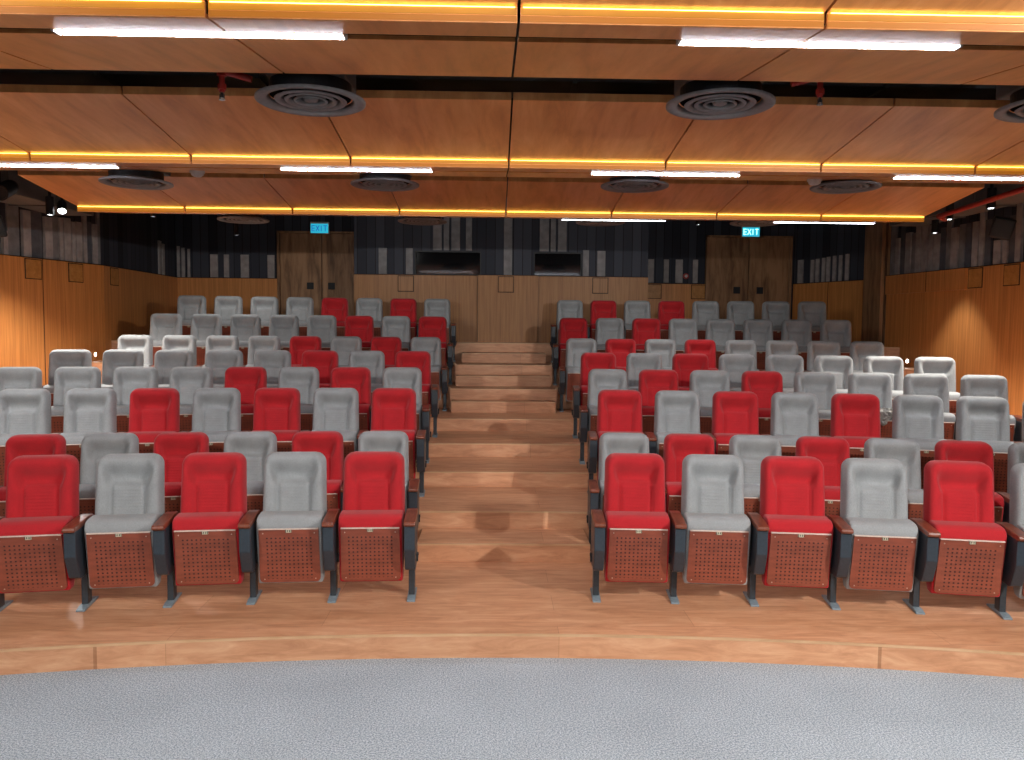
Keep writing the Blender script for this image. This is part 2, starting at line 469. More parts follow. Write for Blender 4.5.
def ink_bm():
    bm = bmesh.new(); y = front_y(0.538) - 0.0172
    for cx in (-0.007, 0.007):
        box(bm, cx - 0.0025, cx + 0.0025, y, y + 0.001, 0.531, 0.545)
    for cx in (-0.018, 0.018):
        box(bm, cx - 0.002, cx + 0.002, y, y + 0.001, 0.528, 0.548)
    return bm

def arm_bm():
    bm = bmesh.new()
    prism_x(bm, [(-0.335, 0.585), (-0.345, 0.600), (-0.335, 0.618), (-0.05, 0.632), (0.045, 0.625), (0.045, 0.590), (-0.05, 0.590)], -0.039, 0.039, 0.006)
    return bm

def side_bm():
    bm = bmesh.new()
    prism_x(bm, [(-0.318, 0.59), (-0.318, 0.42), (-0.245, 0.265), (-0.215, 0.25), (-0.02, 0.25), (0.03, 0.32), (0.03, 0.59)], -0.037, 0.037, 0.007)
    box(bm, -0.036, 0.036, -0.322, -0.312, 0.568, 0.578)
    return bm

def hinge_bm():
    bm = bmesh.new()
    tube(bm, (-0.048, -0.09, 0.30), (0.048, -0.09, 0.30), 0.024, 16)
    tube(bm, (-0.051, -0.09, 0.33), (0.051, -0.09, 0.33), 0.012, 10)
    return bm

def leg_bm():
    return BX(-0.021, 0.021, -0.055, 0.03, 0.02, 0.27, bev=0.004)

def foot_bm():
    bm = bmesh.new()
    prism_x(bm, [(-0.150, 0.0), (-0.150, 0.012), (-0.09, 0.022), (0.09, 0.022), (0.145, 0.012), (0.145, 0.0)], -0.029, 0.029, 0.003)
    return bm

def screw_bm():
    return None

def make_chair(color, sides):
    t = empty('auditorium_chair', (0, 0, 0))
    m = color
    link('backrest', backrest_bm(), m, t, smooth=True)
    link('back_shell', shell_bm(), 'shell', t)
    link('seat', seat_bm(), m, t, smooth=True)
    p = link('seat_panel', panel_bm(), 'perf', t)
    link('piping', piping_bm(), 'piping', p)
    pl = link('number_plate', plate_bm(), 'plate', p)
    pl.data.materials.append(M['ink'])
    bm = bmesh.new(); bm.from_mesh(pl.data); n0 = len(bm.faces)
    ib = ink_bm(); tmp = bpy.data.meshes.new('tmp'); ib.to_mesh(tmp); ib.free(); bm.from_mesh(tmp)
    bm.faces.ensure_lookup_table()
    for f in bm.faces[n0:]: f.material_index = 1
    bm.to_mesh(pl.data); bm.free(); bpy.data.meshes.remove(tmp)
    for sx, sz in ((-0.172, 0.522), (0.172, 0.522), (-0.172, 0.188), (0.172, 0.188)):
        y = front_y(sz) - 0.0135
        b = bmesh.new(); tube(b, (sx, y, sz), (sx, y + 0.004, sz), 0.0045, 8)
        link('screw', b, 'screwm', p)
    for s in sides:
        x = 0.275 * s
        a = link('armrest', arm_bm(), 'arm', t, (x, 0, 0))
        sp = link('side_panel', side_bm(), 'plastic', t, (x, 0, 0))
        link('hinge', hinge_bm(), 'black', sp)
        lg = link('leg', leg_bm(), 'steel', t, (x, 0, 0))
        link('foot', foot_bm(), 'footm', lg)
    return t

protos = {}
for c in ('red', 'grey'):
    for key, sides in (('L', (1,)), ('R', (-1,)), ('LE', (1, -1)), ('RE', (-1, 1))):
        protos[(c, key)] = make_chair(c, sides)
kids = kid_map()
used = set()

ROWR = [18.129, 19.264, 20.193, 21.198, 22.149, 23.721, 24.669, 25.652]
AL = [0.83, 0.923, 0.948, 0.985, 0.963, 0.942, 0.919, 0.92]
AR = [1.053, 1.161, 1.264, 1.286, 1.304, 1.264, 1.243, 1.276]
LEV = [1, 1, 3, 4, 5, 6, 8, 10]
PL = ['rgrgr', 'grgrgr', 'rgrgrgg', 'grgrgggg', 'rgrggggg', 'grgrgggg', 'rgrggggg', 'grgrgggg']
PR = ['rgrgrg', 'grgrgrg', 'rgrgrggg', 'grgrgggg', 'rgrggggg', 'grgrgggg', 'rgrggggg', 'grgrgggg']
S = 0.55
def chair_pose(row, side, k):
    Rr = ROWR[row]
    th = side * ((AL if side < 0 else AR)[row] / Rr + k * S / (Rr - 0.25))
    rr = Rr - 0.058
    return (-0.0267 + rr * math.sin(th), YC + rr * math.cos(th), LEV[row] * R), -th
for row in range(8):
    for side, pat in ((-1, PL[row]), (1, PR[row])):
        for k, c in enumerate(pat):
            col = 'red' if c == 'r' else 'grey'
            key = ('L' if side < 0 else 'R') + ('E' if k == len(pat) - 1 else '')
            pr = protos[(col, key)]
            if (col, key) in used: o = copy_tree(pr, kids)
            else: o = pr; used.add((col, key))
            loc, rz = chair_pose(row, side, k)
            o.location = loc; o.rotation_euler = (0, 0, rz)
            blk = 'left' if side < 0 else 'right'
            o['label'] = f"{col} fabric tip-up chair, {blk} block, {ORD[row + 1]} row from front, {ORD[k + 1]} from aisle"
            o['category'] = 'chair'; o['group'] = 'tip-up auditorium chairs on the tiers'
for key, pr in protos.items():
    if key not in used:
        for ch in kids.get(pr.name, []):
            for g in kids.get(ch.name, []): bpy.data.objects.remove(g)
            bpy.data.objects.remove(ch)
        bpy.data.objects.remove(pr)

# crumpled film draped over one seat of the fourth row
def crumple():
    bm = bmesh.new(); n, m_ = 16, 14
    g = []
    for j in range(m_ + 1):
        row = []
        for i in range(n + 1):
            u, v = i / n, j / m_
            x = (u - 0.5) * 0.20 + random.uniform(-.008, .008)
            if v < 0.4: y = -0.05 - v / 0.4 * 0.165; z = 0.655 + random.uniform(0, .022)
            else: y = -0.238 - random.uniform(0, .022); z = 0.648 - (v - 0.4) / 0.6 * (0.10 + 0.05 * math.sin(u * 7))
            row.append(bm.verts.new((x, y, z)))
        g.append(row)
    for j in range(m_):
        for i in range(n): bm.faces.new((g[j][i], g[j][i + 1], g[j + 1][i + 1], g[j + 1][i]))
    r = bmesh.ops.solidify(bm, geom=bm.faces[:], thickness=0.002)
    return bm
loc, rz = chair_pose(3, 1, 5)
o = link('plastic_wrapper', crumple(), 'plasticbag', None, loc, rz)
o.location = (loc[0] + 0.12 * math.cos(rz), loc[1] + 0.12 * math.sin(rz), loc[2])
tag(o, 'crumpled grey plastic film draped over a grey seat in the fourth row', 'plastic wrapper')

# ------------------------------------------------------------------ ceiling
tag(link('ceiling', BX(-8, 8, -4.0, 16.2, 4.35, 4.5), 'plenum'), 'black upper ceiling above the wooden panels', kind='structure')
WAVES = [(3.14, 3.255, 0.27, range(-3, 3)), (6.10, 3.29, 0.44, range(-4, 4)), (9.03, 3.327, 0.33, range(-4, 4))]
PW = 1.19; X0 = 0.12
SOFW = 1.12
nth = {0: 'front', 1: 'middle', 2: 'rear'}
def wave_panel(w, k):
    y0, zb, off, _ = WAVES[w]
    xs = X0 - (.035, .02, 0)[w]
    xa, xb = xs + k * PW + 0.006, xs + (k + 1) * PW - 0.006
    front = y0 - 1.10 if w else y0 - 1.5
    ls = 0.122
    zt = zb + 0.06
    t = empty('ceiling_panel', ((xa + xb) / 2, y0, zb))
    hx = (xb - xa) / 2
    # board falling towards the back, with its upstand at the near edge
    bm = bmesh.new(); fy = front - y0
    prism_x(bm, [(fy, 0.06 - ls * fy), (0.0, 0.06), (0.0, 0.08), (fy + 0.02, 0.08 - ls * (fy + 0.02)), (fy + 0.02, 0.108 - ls * fy), (fy, 0.108 - ls * fy)], -hx, hx)
    link('front_board', bm, 'ceilwood', t)
    # light lip
    bm = bmesh.new()
    box(bm, -hx, hx, 0.0, 0.014, 0.0, 0.06)
    lip = link('lip', bm, 'ceilwood', t)
    bm = bmesh.new(); box(bm, -hx + .002, hx - .002, -0.006, -0.0005, 0.030, 0.056)
    link('led_strip', bm, 'led', lip)
    bm = bmesh.new(); box(bm, -hx + .002, hx - .002, -0.004, -0.0005, 0.004, 0.026)
    link('led_diffuser', bm, 'led_dim', lip)
    bm = bmesh.new(); box(bm, -hx + .01, hx - .01, -0.014, -0.009, 0.0535, 0.056)
    link('led_tape', bm, 'tape', lip)
    # soffit rising towards the back, split by the lamp slot
    ss = 0.126
    for nm, a, b in (('soffit', 0.014, off - 0.045), ('soffit', off + 0.045, SOFW)):
        bm = bmesh.new()
        prism_x(bm, [(a, ss * a), (b, ss * b), (b, ss * b + 0.018), (a, ss * a + 0.018)], -hx, hx)
        link('soffit', bm, 'ceilwood', t)
    bm = bmesh.new(); z = ss * off
    box(bm, -hx, hx, off - 0.05, off + 0.05, z + 0.055, z + 0.065)
    box(bm, -hx, hx, off - 0.052, off - 0.046, z + 0.012, z + 0.06)
    box(bm, -hx, hx, off + 0.046, off + 0.052, z + 0.012, z + 0.06)
    link('lamp_slot', bm, 'seam', t)
    mid = k + 0.5
    side = 'left' if k < 0 else 'right'
    num = -k if k < 0 else k + 1
    tag(t, f"orange wood ceiling panel, {nth[w]} band, {ORD[num]} to the {side} of the centre joint", 'ceiling panel', 'wooden ceiling panels with amber light strips')
for w in range(3):
    for k in WAVES[w][3]: wave_panel(w, k)

TX = [(-4.22, -3.02), (-1.73, -0.51), (0.775, 1.99), (3.26, 4.46)]
names4 = ['far left', 'centre left', 'centre right', 'far right']
for w in range(3):
    y0, zb, off, ks = WAVES[w]
    for i, (a, b) in enumerate(TX):
        if w == 0 and i in (0, 3): continue
        if w == 0: a, b = ((-1.82, -.63), (.765, 1.955))[i - 1]
        t = empty('tube_light', ((a + b) / 2, y0 + off, zb + 0.126 * off - (0, .003, .018 if i > 1 else -.012)[w]))
        hx = (b - a) / 2
        link('housing', BX(-hx, hx, -0.026, 0.026, -0.002, 0.05), 'white', t)
        link('diffuser', BX(-hx + .004, hx - .004, -0.022, 0.022, -0.005, -0.001), 'tube' if w < 2 else 'tube_rear', t)
        for s in (-1, 1): link('end_cap', BX(s * hx - .006, s * hx + .006, -0.026, 0.026, -0.006, 0.05), 'white', t)
        tag(t, f"slim white tube light glowing in the {nth[w]} ceiling band, {names4[i]}", 'light', 'linear lights in the ceiling slots')

def diffuser(x, y, z, r, label, down=False):
    t = empty('air_diffuser', (x, y, z))
    bm = bmesh.new()
    # stepped concentric cones
    link('outer_ring', lathe(bmesh.new(), [(r, 0.012), (r, 0.0), (r - .012, -0.006), (r * .80, 0.004), (r * .76, 0.03), (r * .78, 0.032), (r * .9, 0.018)], 48), 'diffm', t, smooth=True)
    for q in (0.66, 0.48, 0.31):
        rr = r * q
        link('cone_ring', lathe(bmesh.new(), [(rr, -0.002 + .01), (rr * .96, 0.0), (rr * .84, 0.004), (rr * .76, 0.032), (rr * .80, 0.034), (rr * .9, .018)], 40), 'diffm', t, smooth=True)
    link('core', lathe(bmesh.new(), [(0, 0.004), (r * .12, 0.006), (r * .15, 0.02), (0, 0.03)], 24), 'diffm', t, smooth=True)
    link('throat', lathe(bmesh.new(), [(r * .74, 0.031), (r * .74, 0.10), (0, 0.10)], 40), 'black', t)
    link('neck_box', BX(-r * .72, r * .72, -r * .45, r * .72, 0.105, 0.55, bev=.01), 'duct', t)
    tag(t, label, 'air diffuser', 'round grey air diffusers')
dn = ['far left', 'centre left', 'centre right', 'far right']
for i, (x, z) in enumerate([(-3.2, 3.36), (-1.05, 3.372), (1.285, 3.388), (3.24, 3.40)]):
    if i: diffuser(x, 4.63, z - .02, 0.306, f"large round grey air diffuser hanging in the front ceiling gap, {dn[i]}")
for i, (x, z) in enumerate([(-3.145, 3.345), (-0.974, 3.36), (1.237, 3.375), (3.129, 3.39)]):
    diffuser(x, 7.14, z - .03, 0.30, f"round grey air diffuser below the rear ceiling gap, {dn[i]}")
for i, (x, z) in enumerate([(-3.14, 3.40), (-0.908, 3.41), (1.326, 3.425), (3.289, 3.44)]):
    diffuser(x, 10.1, z - .01, 0.31, f"round grey air diffuser behind the last wooden band, {dn[i]}")

# ducts and pipes above the gap
def duct(label, x0, x1, y0, y1, z0, z1):
    bm = BX(x0, x1, y0, y1, z0, z1, bev=.01)
    n = 0
    L = (x1 - x0) if (x1 - x0) > (y1 - y0) else (y1 - y0)
    k = int(L / 1.2)
    for i in range(1, k + 1):
        if (x1 - x0) > (y1 - y0):
            c = x0 + L * i / (k + 1); box(bm, c - .015, c + .015, y0 - .015, y1 + .015, z0 - .015, z1 + .015)
        else:
            c = y0 + L * i / (k + 1); box(bm, x0 - .015, x1 + .015, c - .015, c + .015, z0 - .015, z1 + .015)
    o = link('air_duct', bm, 'duct'); tag(o, label, 'duct')
duct('long grey sheet metal duct crossing above the front ceiling gap', -6.0, 6.0, 5.62, 6.05, 3.79, 4.15)
duct('grey duct running beside the left wall above the dark battens', -6.3, -5.72, 7.6, 11.6, 3.62, 3.92)
duct('grey duct running beside the right wall above the loudspeaker', 5.85, 6.35, 7.6, 11.8, 3.64, 3.94)

def sprinkler(x, y, z, label, s=1):
    t = empty('fire_sprinkler', (x, y, z))
    bm = bmesh.new()
    tube(bm, (0, 0, 0.03), (0, 0, 0.16), 0.016); tube(bm, (0, 0, 0.045), (0, 0, 0.075), 0.024); tube(bm, (0, 0, 0.12), (0, 0, 0.165), 0.026)
    tube(bm, (0, 0, 0.15), (s * 0.16, 0.02, 0.05 + .06), 0.019)
    tube(bm, (0, 0, 0.15), (0, 0, 0.93), 0.016)
    link('red_pipe', bm, 'redpipe', t)
    bm = bmesh.new(); tube(bm, (0, 0, 0), (0, 0, 0.03), 0.009); tube(bm, (0, 0, -0.012), (0, 0, -0.008), 0.018)
    for q in (-1, 1): tube(bm, (q * .012, 0, -0.01), (q * .012, 0, 0.02), 0.003, 6)
    link('head', bm, 'chrome', t)
    tag(t, label, 'sprinkler', 'red sprinkler drops in the ceiling gap')
sprinkler(-1.54, 4.60, 3.36, 'red pipe fire sprinkler with silver head in the gap, left of centre')
sprinkler(1.85, 4.60, 3.385, 'red pipe fire sprinkler with silver head in the gap, right of centre', -1)

bm = bmesh.new(); tube(bm, (5.14, 9.2, 3.42), (5.14, 7.1, 3.50), 0.028, 16); tube(bm, (5.14, 9.2, 3.42), (5.35, 9.45, 3.42), 0.03, 16)
tube(bm, (5.14, 7.6, 3.48), (5.14, 7.6, 4.3), 0.022, 12)
tag(link('sprinkler_pipe', bm, 'redpipe', smooth=True), 'red sprinkler pipe running beside the rear ceiling panels', 'pipe')

def detector(x, y, z, label):
    t = empty('smoke_detector', (x, y, z))
    link('base', lathe(bmesh.new(), [(0, 0.03), (0.062, 0.03), (0.062, 0.012), (0, 0.012)], 28), 'white', t, smooth=False)
    link('sensor_dome', lathe(bmesh.new(), [(0.055, 0.012), (0.05, -0.008), (0.03, -0.02), (0, -0.022)], 28), 'white', t, smooth=True)
    tag(t, label, 'smoke detector', 'smoke detectors on the ceiling')
detector(-2.539, 6.93, 3.365, 'white round smoke detector on the ceiling, above the left seats')
detector(2.765, 6.93, 3.365, 'white round smoke detector on the ceiling, above the right seats')

# ------------------------------------------------------------------ walls
def frame_of(a, b):
    a, b = Vector((a[0], a[1], 0)), Vector((b[0], b[1], 0))
    d = b - a
    return a, d.length, math.atan2(d.y, d.x)

def wall_seg(name, a, b, z0, z1, mat, thick, label):
    # runs a -> b; the room lies on the -normal (local -Y) side
    p, L, ang = frame_of(a, b)
    o = link(name, BX(0, L, 0.0, thick, z0, z1), mat, None, p, ang)
    return tag(o, label, kind='structure')

WL = [(-7.95, 6.0), (-6.57, 10.8), (-6.10, 12.5), (-6.12, 14.1), (-6.15, 15.56)]
WR = [(7.6, 4.2), (6.85, 10.2), (6.5, 13.0)]
# left side: going away from the camera the room is on the right hand => local -Y is the room side
for i in range(len(WL) - 1):
    wall_seg('wall_left', WL[i], WL[i + 1], 0, 4.35, 'slats', 0.15, 'dark boarded wall on the left')
wall_seg('wall_left', (-7.95, -4.0), (-7.95, 6.0), 0, 4.35, 'slats', 0.15, 'dark boarded wall on the left')
for i in range(len(WR) - 1):
    wall_seg('wall_right', WR[i + 1], WR[i], 0, 4.35, 'slats', 0.15, 'dark boarded wall on the right')
wall_seg('wall_right', (7.6, 4.2), (7.6, -4.0), 0, 4.35, 'slats', 0.15, 'dark boarded wall on the right')
wall_seg('wall_right', (6.6, 14.1), (6.5, 13.0), 0, 4.35, 'slats', 0.15, 'dark boarded wall on the right')
wall_seg('wall_right', (5.9, 15.56), (6.6, 14.1), 0, 4.35, 'slats', 0.15, 'dark angled wall at the rear right corner')
wall_seg('wall_back', (-6.15, 15.56), (5.9, 15.56), 0, 4.35, 'slats', 0.15, 'dark boarded back wall')
wall_seg('wall_front', (7.8, -4.0), (-8.0, -4.0), 0, 4.35, 'slats', 0.15, 'dark wall behind the viewer')

# timber panelling: every run is one thing with cap, seams and inset blocks
INS = 0.28
def panelling(label, a, b, z0, z1, mat, th=0.06, seams=(), insets=(), group='wooden wall panelling', off=0.0):
    p, L, ang = frame_of(a, b)
    t = empty('wood_panelling', p, ang)
    link('veneer', BX(0, L, -th - off, 0, z0, z1), mat, t)
    link('cap', BX(0, L, -th - off - .004, 0, z1, z1 + 0.012), 'seam', t)
    for s in seams:
        link('joint', BX(s - .006, s + .006, -th - off - .002, -th - off + .002, z0, z1), 'seam', t)
    for c, zc in insets:
        f = link('inset_panel', BX(c - INS / 2, c + INS / 2, -th - off - .006, -th - off, zc - INS / 2, zc + INS / 2), 'seam', t)
        link('inset_face', BX(c - INS / 2 + .012, c + INS / 2 - .012, -th - off - .010, -th - off - .005, zc - INS / 2 + .012, zc + INS / 2 - .012, bev=.002, seg=1), 'inset' if mat == 'panel' else mat, f)
    tag(t, label, 'wall panelling', group)
    return t
ZT = 2.985
panelling('orange veneer panelling on the near stretch of left wall', WL[0], WL[1], 0.0, ZT, 'panel', seams=(2.5,))
panelling('orange veneer panelling on left wall with three square insets', WL[1], WL[2], 0.3, ZT, 'panel', insets=((0.46, ZT - .15), (1.22, ZT - .15)), seams=(0.62,))
panelling('orange veneer panelling on left wall beside the rear rows', WL[2], WL[3], 0.6, ZT, 'panel', insets=((0.35, ZT - .15),))
panelling('shaded veneer panelling in the rear left corner', WL[3], WL[4], 1.2, ZT, 'panel')
panelling('orange veneer panelling on right wall with a raised upper band', WR[2], WR[1], 0.3, ZT, 'panel', insets=((2.02, ZT - .15), (2.68, ZT - .15)), seams=())
panelling('orange veneer panelling on the near stretch of right wall', WR[1], WR[0], 0.0, ZT, 'panel', seams=(2.0,))
panelling('orange veneer panelling on the angled rear right wall', (5.9, 15.56), (6.6, 14.1), 1.2, ZT, 'panel', seams=(0.85,))
# upper band that stands proud of the right wall
p, L, ang = frame_of(WR[2], WR[1])
t = empty('panel_band', p, ang)
link('board', BX(0.02, 1.86, -0.10, -0.062, ZT - 0.30, ZT), 'panel', t)
link('joint', BX(1.02, 1.03, -0.102, -0.098, ZT - 0.30, ZT), 'seam', t)
tag(t, 'proud veneer band along the top of the right wall panelling', 'panelling band')

YB = 15.56
panelling('orange veneer panelling on back wall, left of the left exit door', (-6.09, YB), (-4.17, YB), 1.2, ZT, 'panel')
panelling('veneer panelling on back wall, left of the right exit door', (2.75, YB), (4.12, YB), 1.2, ZT - .02, 'panel', insets=((0.36, ZT - .17), (1.22, ZT - .17)))
# rear booth
bx0, bx1, by = -2.45, 2.69, 14.0
def open_front():
    bm = bmesh.new()
    ops = [(-1.402, -0.239), (0.68, 1.528)]
    z0, z1 = 2.99, 3.41
    xs = [bx0] + [v for o in ops for v in o] + [bx1]
    box(bm, bx0, bx1, by, by + .12, 1.2, z0); box(bm, bx0, bx1, by, by + .12, z1, 4.35)
    for a, b in ((bx0, ops[0][0]), (ops[0][1], ops[1][0]), (ops[1][1], bx1)): box(bm, a, b, by, by + .12, z0, z1)
    return bm, ops, z0, z1
bm, ops, z0, z1 = open_front()
tag(link('wall_back', bm, 'slats'), 'dark boarded front of the projection booth', kind='structure')
tag(link('wall_back', BX(bx0, bx0 + .1, by + .12, YB, 1.2, 4.35), 'slats'), 'dark side of the projection booth', kind='structure')
tag(link('wall_back', BX(bx1 - .1, bx1, by + .12, YB, 1.2, 4.35), 'slats'), 'dark side of the projection booth', kind='structure')
for i, (a, b) in enumerate(ops):
    f = bmesh.new()
    box(f, a, b, by + .0, by + .1, z0, z0 + .02); box(f, a, b, by + .0, by + .1, z1 - .02, z1)
    box(f, a, a + .02, by, by + .1, z0 + .02, z1 - .02); box(f, b - .02, b, by, by + .1, z0 + .02, z1 - .02)
    w = link(f'window_{i + 1}', f, 'black'); tag(w, f"black glazed projection booth window, {'wider' if i == 0 else 'narrower'} of the two", kind='structure')
    gbm = bmesh.new(); box(gbm, a + .02, b - .02, -.003, .003, 0, z1 - z0 - .04)
    g = link('pane', gbm, 'glass', w, (0, by + .075, z0 + .02)); g.rotation_euler = (0.0, 0, 0)
panelling('brown veneer panelling on booth wall, between left door and centre bay', (bx0, by), (-0.30, by), 1.75, ZT, 'backpanel', th=.03, insets=((-1.548 - bx0, ZT - .15),))
panelling('brown veneer panelling on booth wall, between centre bay and right door', (0.765, by), (bx1, by), 1.75, ZT, 'backpanel', th=.03, insets=((1.85 - 0.765, ZT - .15),))
panelling('brown veneer panel projecting at the head of the aisle', (-0.292, by), (0.758, by), 1.8, ZT + .004, 'backpanel', th=.10, insets=((0.197 + .292, ZT - .15),), seams=())
# pier
t = empty('timber_pier', (6.365, 13.05, 0))
link('boarding', BX(0, .27, 0, 0.62, 0.9, 4.35), 'doorw', t)
for s in (.06, .08): link('joint', BX(s, s + .012, -.003, .002, 0.9, 4.35), 'seam', t)
tag(t, 'tall dark rustic timber pier beside the right wall panelling', 'pier')

# battens
def batten_field(label, a, b, data, mats, th=.03, off=0.0):
    p, L, ang = frame_of(a, b)
    t = empty('batten_panel', p, ang)
    for i, (s0, s1, zb, zt) in enumerate(data):
        link('batten', BX(s0, s1, -th - off, -off, zb, min(zt, 4.34), bev=.003, seg=1), mats[i % len(mats)], t)
    tag(t, label, 'batten panel', 'acoustic batten panels above the panelling')
B_BAY = [(0.902, 1.024, 3.0, 3.45), (1.375, 1.524, 3.42, 4.34), (1.56, 1.654, 3.42, 4.34), (1.692, 1.841, 3.42, 4.34), (1.945, 2.049, 3.42, 4.34), (2.606, 2.752, 3.0, 4.34), (3.229, 3.391, 3.42, 4.34), (3.421, 3.511, 3.42, 4.34), (3.548, 3.7, 3.42, 4.34), (3.99, 4.096, 3.0, 3.45), (4.24, 4.384, 3.0, 3.44), (0.43, 0.573, 3.0, 3.45)]
batten_field('grey vertical battens around the projection booth windows', (bx0, by), (bx1, by), B_BAY, ['batten'])
xo = -5.9
B_RL = [(0.425, 0.57), (0.687, 0.782), (1.006, 1.163), (1.52, 1.653)]
batten_field('short grey battens on back wall beside the left exit door', (xo, YB), (0, YB), [(a, b, 3.0, 3.44) for a, b in B_RL] + [(-0.207, -0.154, 3.0, 3.59), (-0.122, -0.059, 3.0, 3.56), (-0.01, 0.04, 3.0, 3.54)], ['batten_b'])
B_RR = [(8.864, 9.001), (9.193, 9.293), (9.426, 9.565), (9.765, 9.863)]
batten_field('short grey battens on back wall beside the right exit door', (xo, YB), (6, YB), [(a, b, 2.99, 3.44) for a, b in B_RR], ['batten_b'])
batten_field('narrow grey battens on the left wall near the rear corner', WL[3], WL[4], [(0.62, 0.73, 3.0, 3.61), (0.78, 0.88, 3.0, 3.57)], ['batten_b'])
pc, Lc, ac = frame_of((6.6, 14.1), (5.9, 15.56))
B_CH = [(1.42, 1.55, 3.45), (1.156, 1.231, 3.43), (1.032, 1.113, 3.44), (0.891, 0.962, 3.45), (0.781, 0.857, 3.46), (0.64, 0.713, 3.47), (0.506, 0.573, 3.47), (0.352, 0.429, 3.48)]
batten_field('row of thin grey battens on the angled rear right wall', (5.9, 15.56), (6.6, 14.1), [(Lc - b, Lc - a, 3.0, z) for a, b, z in B_CH], ['batten_b'])
# side walls: dense mixed battens
def dense(label, a, b, light, gap_rng, flip):
    p, L, ang = frame_of(a, b)
    t = empty('batten_panel', p, ang)
    taken = []
    for s0, s1, zt in light:
        if flip: s0, s1 = L - s1, L - s0
        taken.append((s0, s1))
        link('batten', BX(s0, s1, -.05, 0, 3.0, min(zt, 4.34), bev=.003, seg=1), 'batten_b', t)
    taken.sort(); rnd = random.Random(5); edges = [0.0] + [v for q in taken for v in q] + [L]
    for q in range(0, len(edges) - 1, 2):
        g0, g1 = edges[q] + .012, edges[q + 1] - .012
        x = g0
        while g1 - x > .05:
            w = min(g1 - x, rnd.choice((.11, .14, .19)))
            if w < .05: break
            link('batten', BX(x, x + w, -.02 - .02 * rnd.random(), 0, 3.0, rnd.choice((3.62, 3.8, 4.3)), bev=.003, seg=1), rnd.choice(('batten_d', 'batten_d', 'batten')), t)
            x += w + .015
    tag(t, label, 'batten panel', 'acoustic batten panels above the panelling')
LR = [(0.104 + .38 - .38 + 2.45, 2.65, 3.58), (2.275, 2.399, 3.64), (2.037, 2.149, 4.11), (1.897, 2.002, 4.09), (1.758, 1.838, 3.69), (1.605, 1.727, 3.54), (1.217, 1.352, 3.59), (0.805, 0.921, 3.62), (0.701, 0.786, 3.9), (0.382, 0.508, 3.32), (0.268, 0.347, 3.31), (0.038, 0.131, 3.8)]
dense('tall mixed grey battens on the right wall behind the loudspeaker', WR[2], WR[1], LR, None, True)
LL = [(0.014, 0.084, 3.31), (0.328, 0.458, 3.63), (0.699, 0.829, 3.59), (0.955, 1.019, 3.61), (1.041, 1.163, 3.62), (1.184, 1.248, 3.58), (1.273, 1.375, 3.59), (1.411, 1.474, 3.93), (1.591, 1.686, 3.6)]
dense('tall mixed grey battens on the left wall', WL[1], WL[2], LL, None, False)
dense('mixed grey battens on the near left wall', WL[0], WL[1], [(3.2, 3.35, 3.7), (3.7, 3.82, 3.9), (4.2, 4.32, 3.6), (4.6, 4.7, 3.8)], None, False)
dense('mixed grey battens on the near right wall', WR[1], WR[0], [(.3, .45, 3.7), (.8, .9, 3.9), (1.4, 1.52, 3.6)], None, False)

# doors
def door(n, x0, seam, x1, zt, plates, label):
    f = bmesh.new(); z0 = 12 * R; y = YB
    box(f, x0 - .05, x0, y - .09, y, z0, zt + .03); box(f, x1, x1 + .05, y - .09, y, z0, zt + .03); box(f, x0 - .05, x1 + .05, y - .09, y, zt, zt + .035)
    d = link(f'door_{n}', f, 'doorw'); tag(d, label, kind='structure')
    for a, b, px in ((x0, seam - .006, plates[0]), (seam + .006, x1, plates[1])):
        lf = link('leaf', BX(a + .004, b, y - .05, y - .005, z0 + .01, zt - .004, bev=.003, seg=1), 'doorw', d)
        link('push_plate', BX(px - .065, px + .065, y - .058, y - .05, 2.79, 2.92, bev=.006), 'black', lf)
door(1, -4.13, -3.335, -2.54, 3.86, (-3.555, -3.148), 'left rustic wooden double exit door with black plates')
door(2, 4.16, 4.95, 5.74, 3.875, (4.727, 5.18), 'right rustic wooden double exit door with black plates')

def exit_sign(x, z, lit, label):
    t = empty('exit_sign', (x, YB - .16, z))
    link('housing', BX(-.175, .175, 0, .05, -.11, .11, bev=.008), 'white', t)
    link('face', BX(-.165, .165, -.006, 0.0, -.10, .075), 'exit', t)
    bm = bmesh.new(); h, w, s = .055, .026, .012
    y0, y1 = -.012, -.007
    def bar(xa, za, xb, zb_):
        d = Vector((xb - xa, 0, zb_ - za)); L = d.length; nrm = Vector((-d.z, 0, d.x)).normalized() * s / 2
        vs = []
        for yy in (y0, y1):
            for pt in ((xa, za), (xb, zb_)):
                for sg in (-1, 1): vs.append(bm.verts.new((pt[0] + sg * nrm.x, yy, pt[1] + sg * nrm.z)))
        a = vs
        for q in ((0, 1, 3, 2), (4, 6, 7, 5), (0, 2, 6, 4), (1, 5, 7, 3), (0, 4, 5, 1), (2, 3, 7, 6)): bm.faces.new([a[i] for i in q])
    cx = -.115; zc = -.012
    bar(cx - w, zc - h, cx - w, zc + h)
    for q in (-h + s / 2, 0, h - s / 2): bar(cx - w, zc + q, cx + w, zc + q)
    cx = -.035; bar(cx - w - .006, zc - h, cx + w + .006, zc + h); bar(cx - w - .006, zc + h, cx + w + .006, zc - h)
    cx = .035; bar(cx, zc - h, cx, zc + h)
    cx = .11; bar(cx, zc - h, cx, zc + h); bar(cx - w - .008, zc + h - s / 2, cx + w + .008, zc + h - s / 2)
    link('lettering', bm, lit, t)
    link('hanger', BX(-.02, .02, .015, .035, .11, 4.35 - z), 'black', t)
    tag(t, label, 'exit sign', 'exit signs over the rear doors')
exit_sign(-3.348, 3.955, 'exitd', 'glowing cyan EXIT sign over the left exit door')
exit_sign(4.941, 3.985, 'exitw', 'glowing cyan EXIT sign over the right exit door')

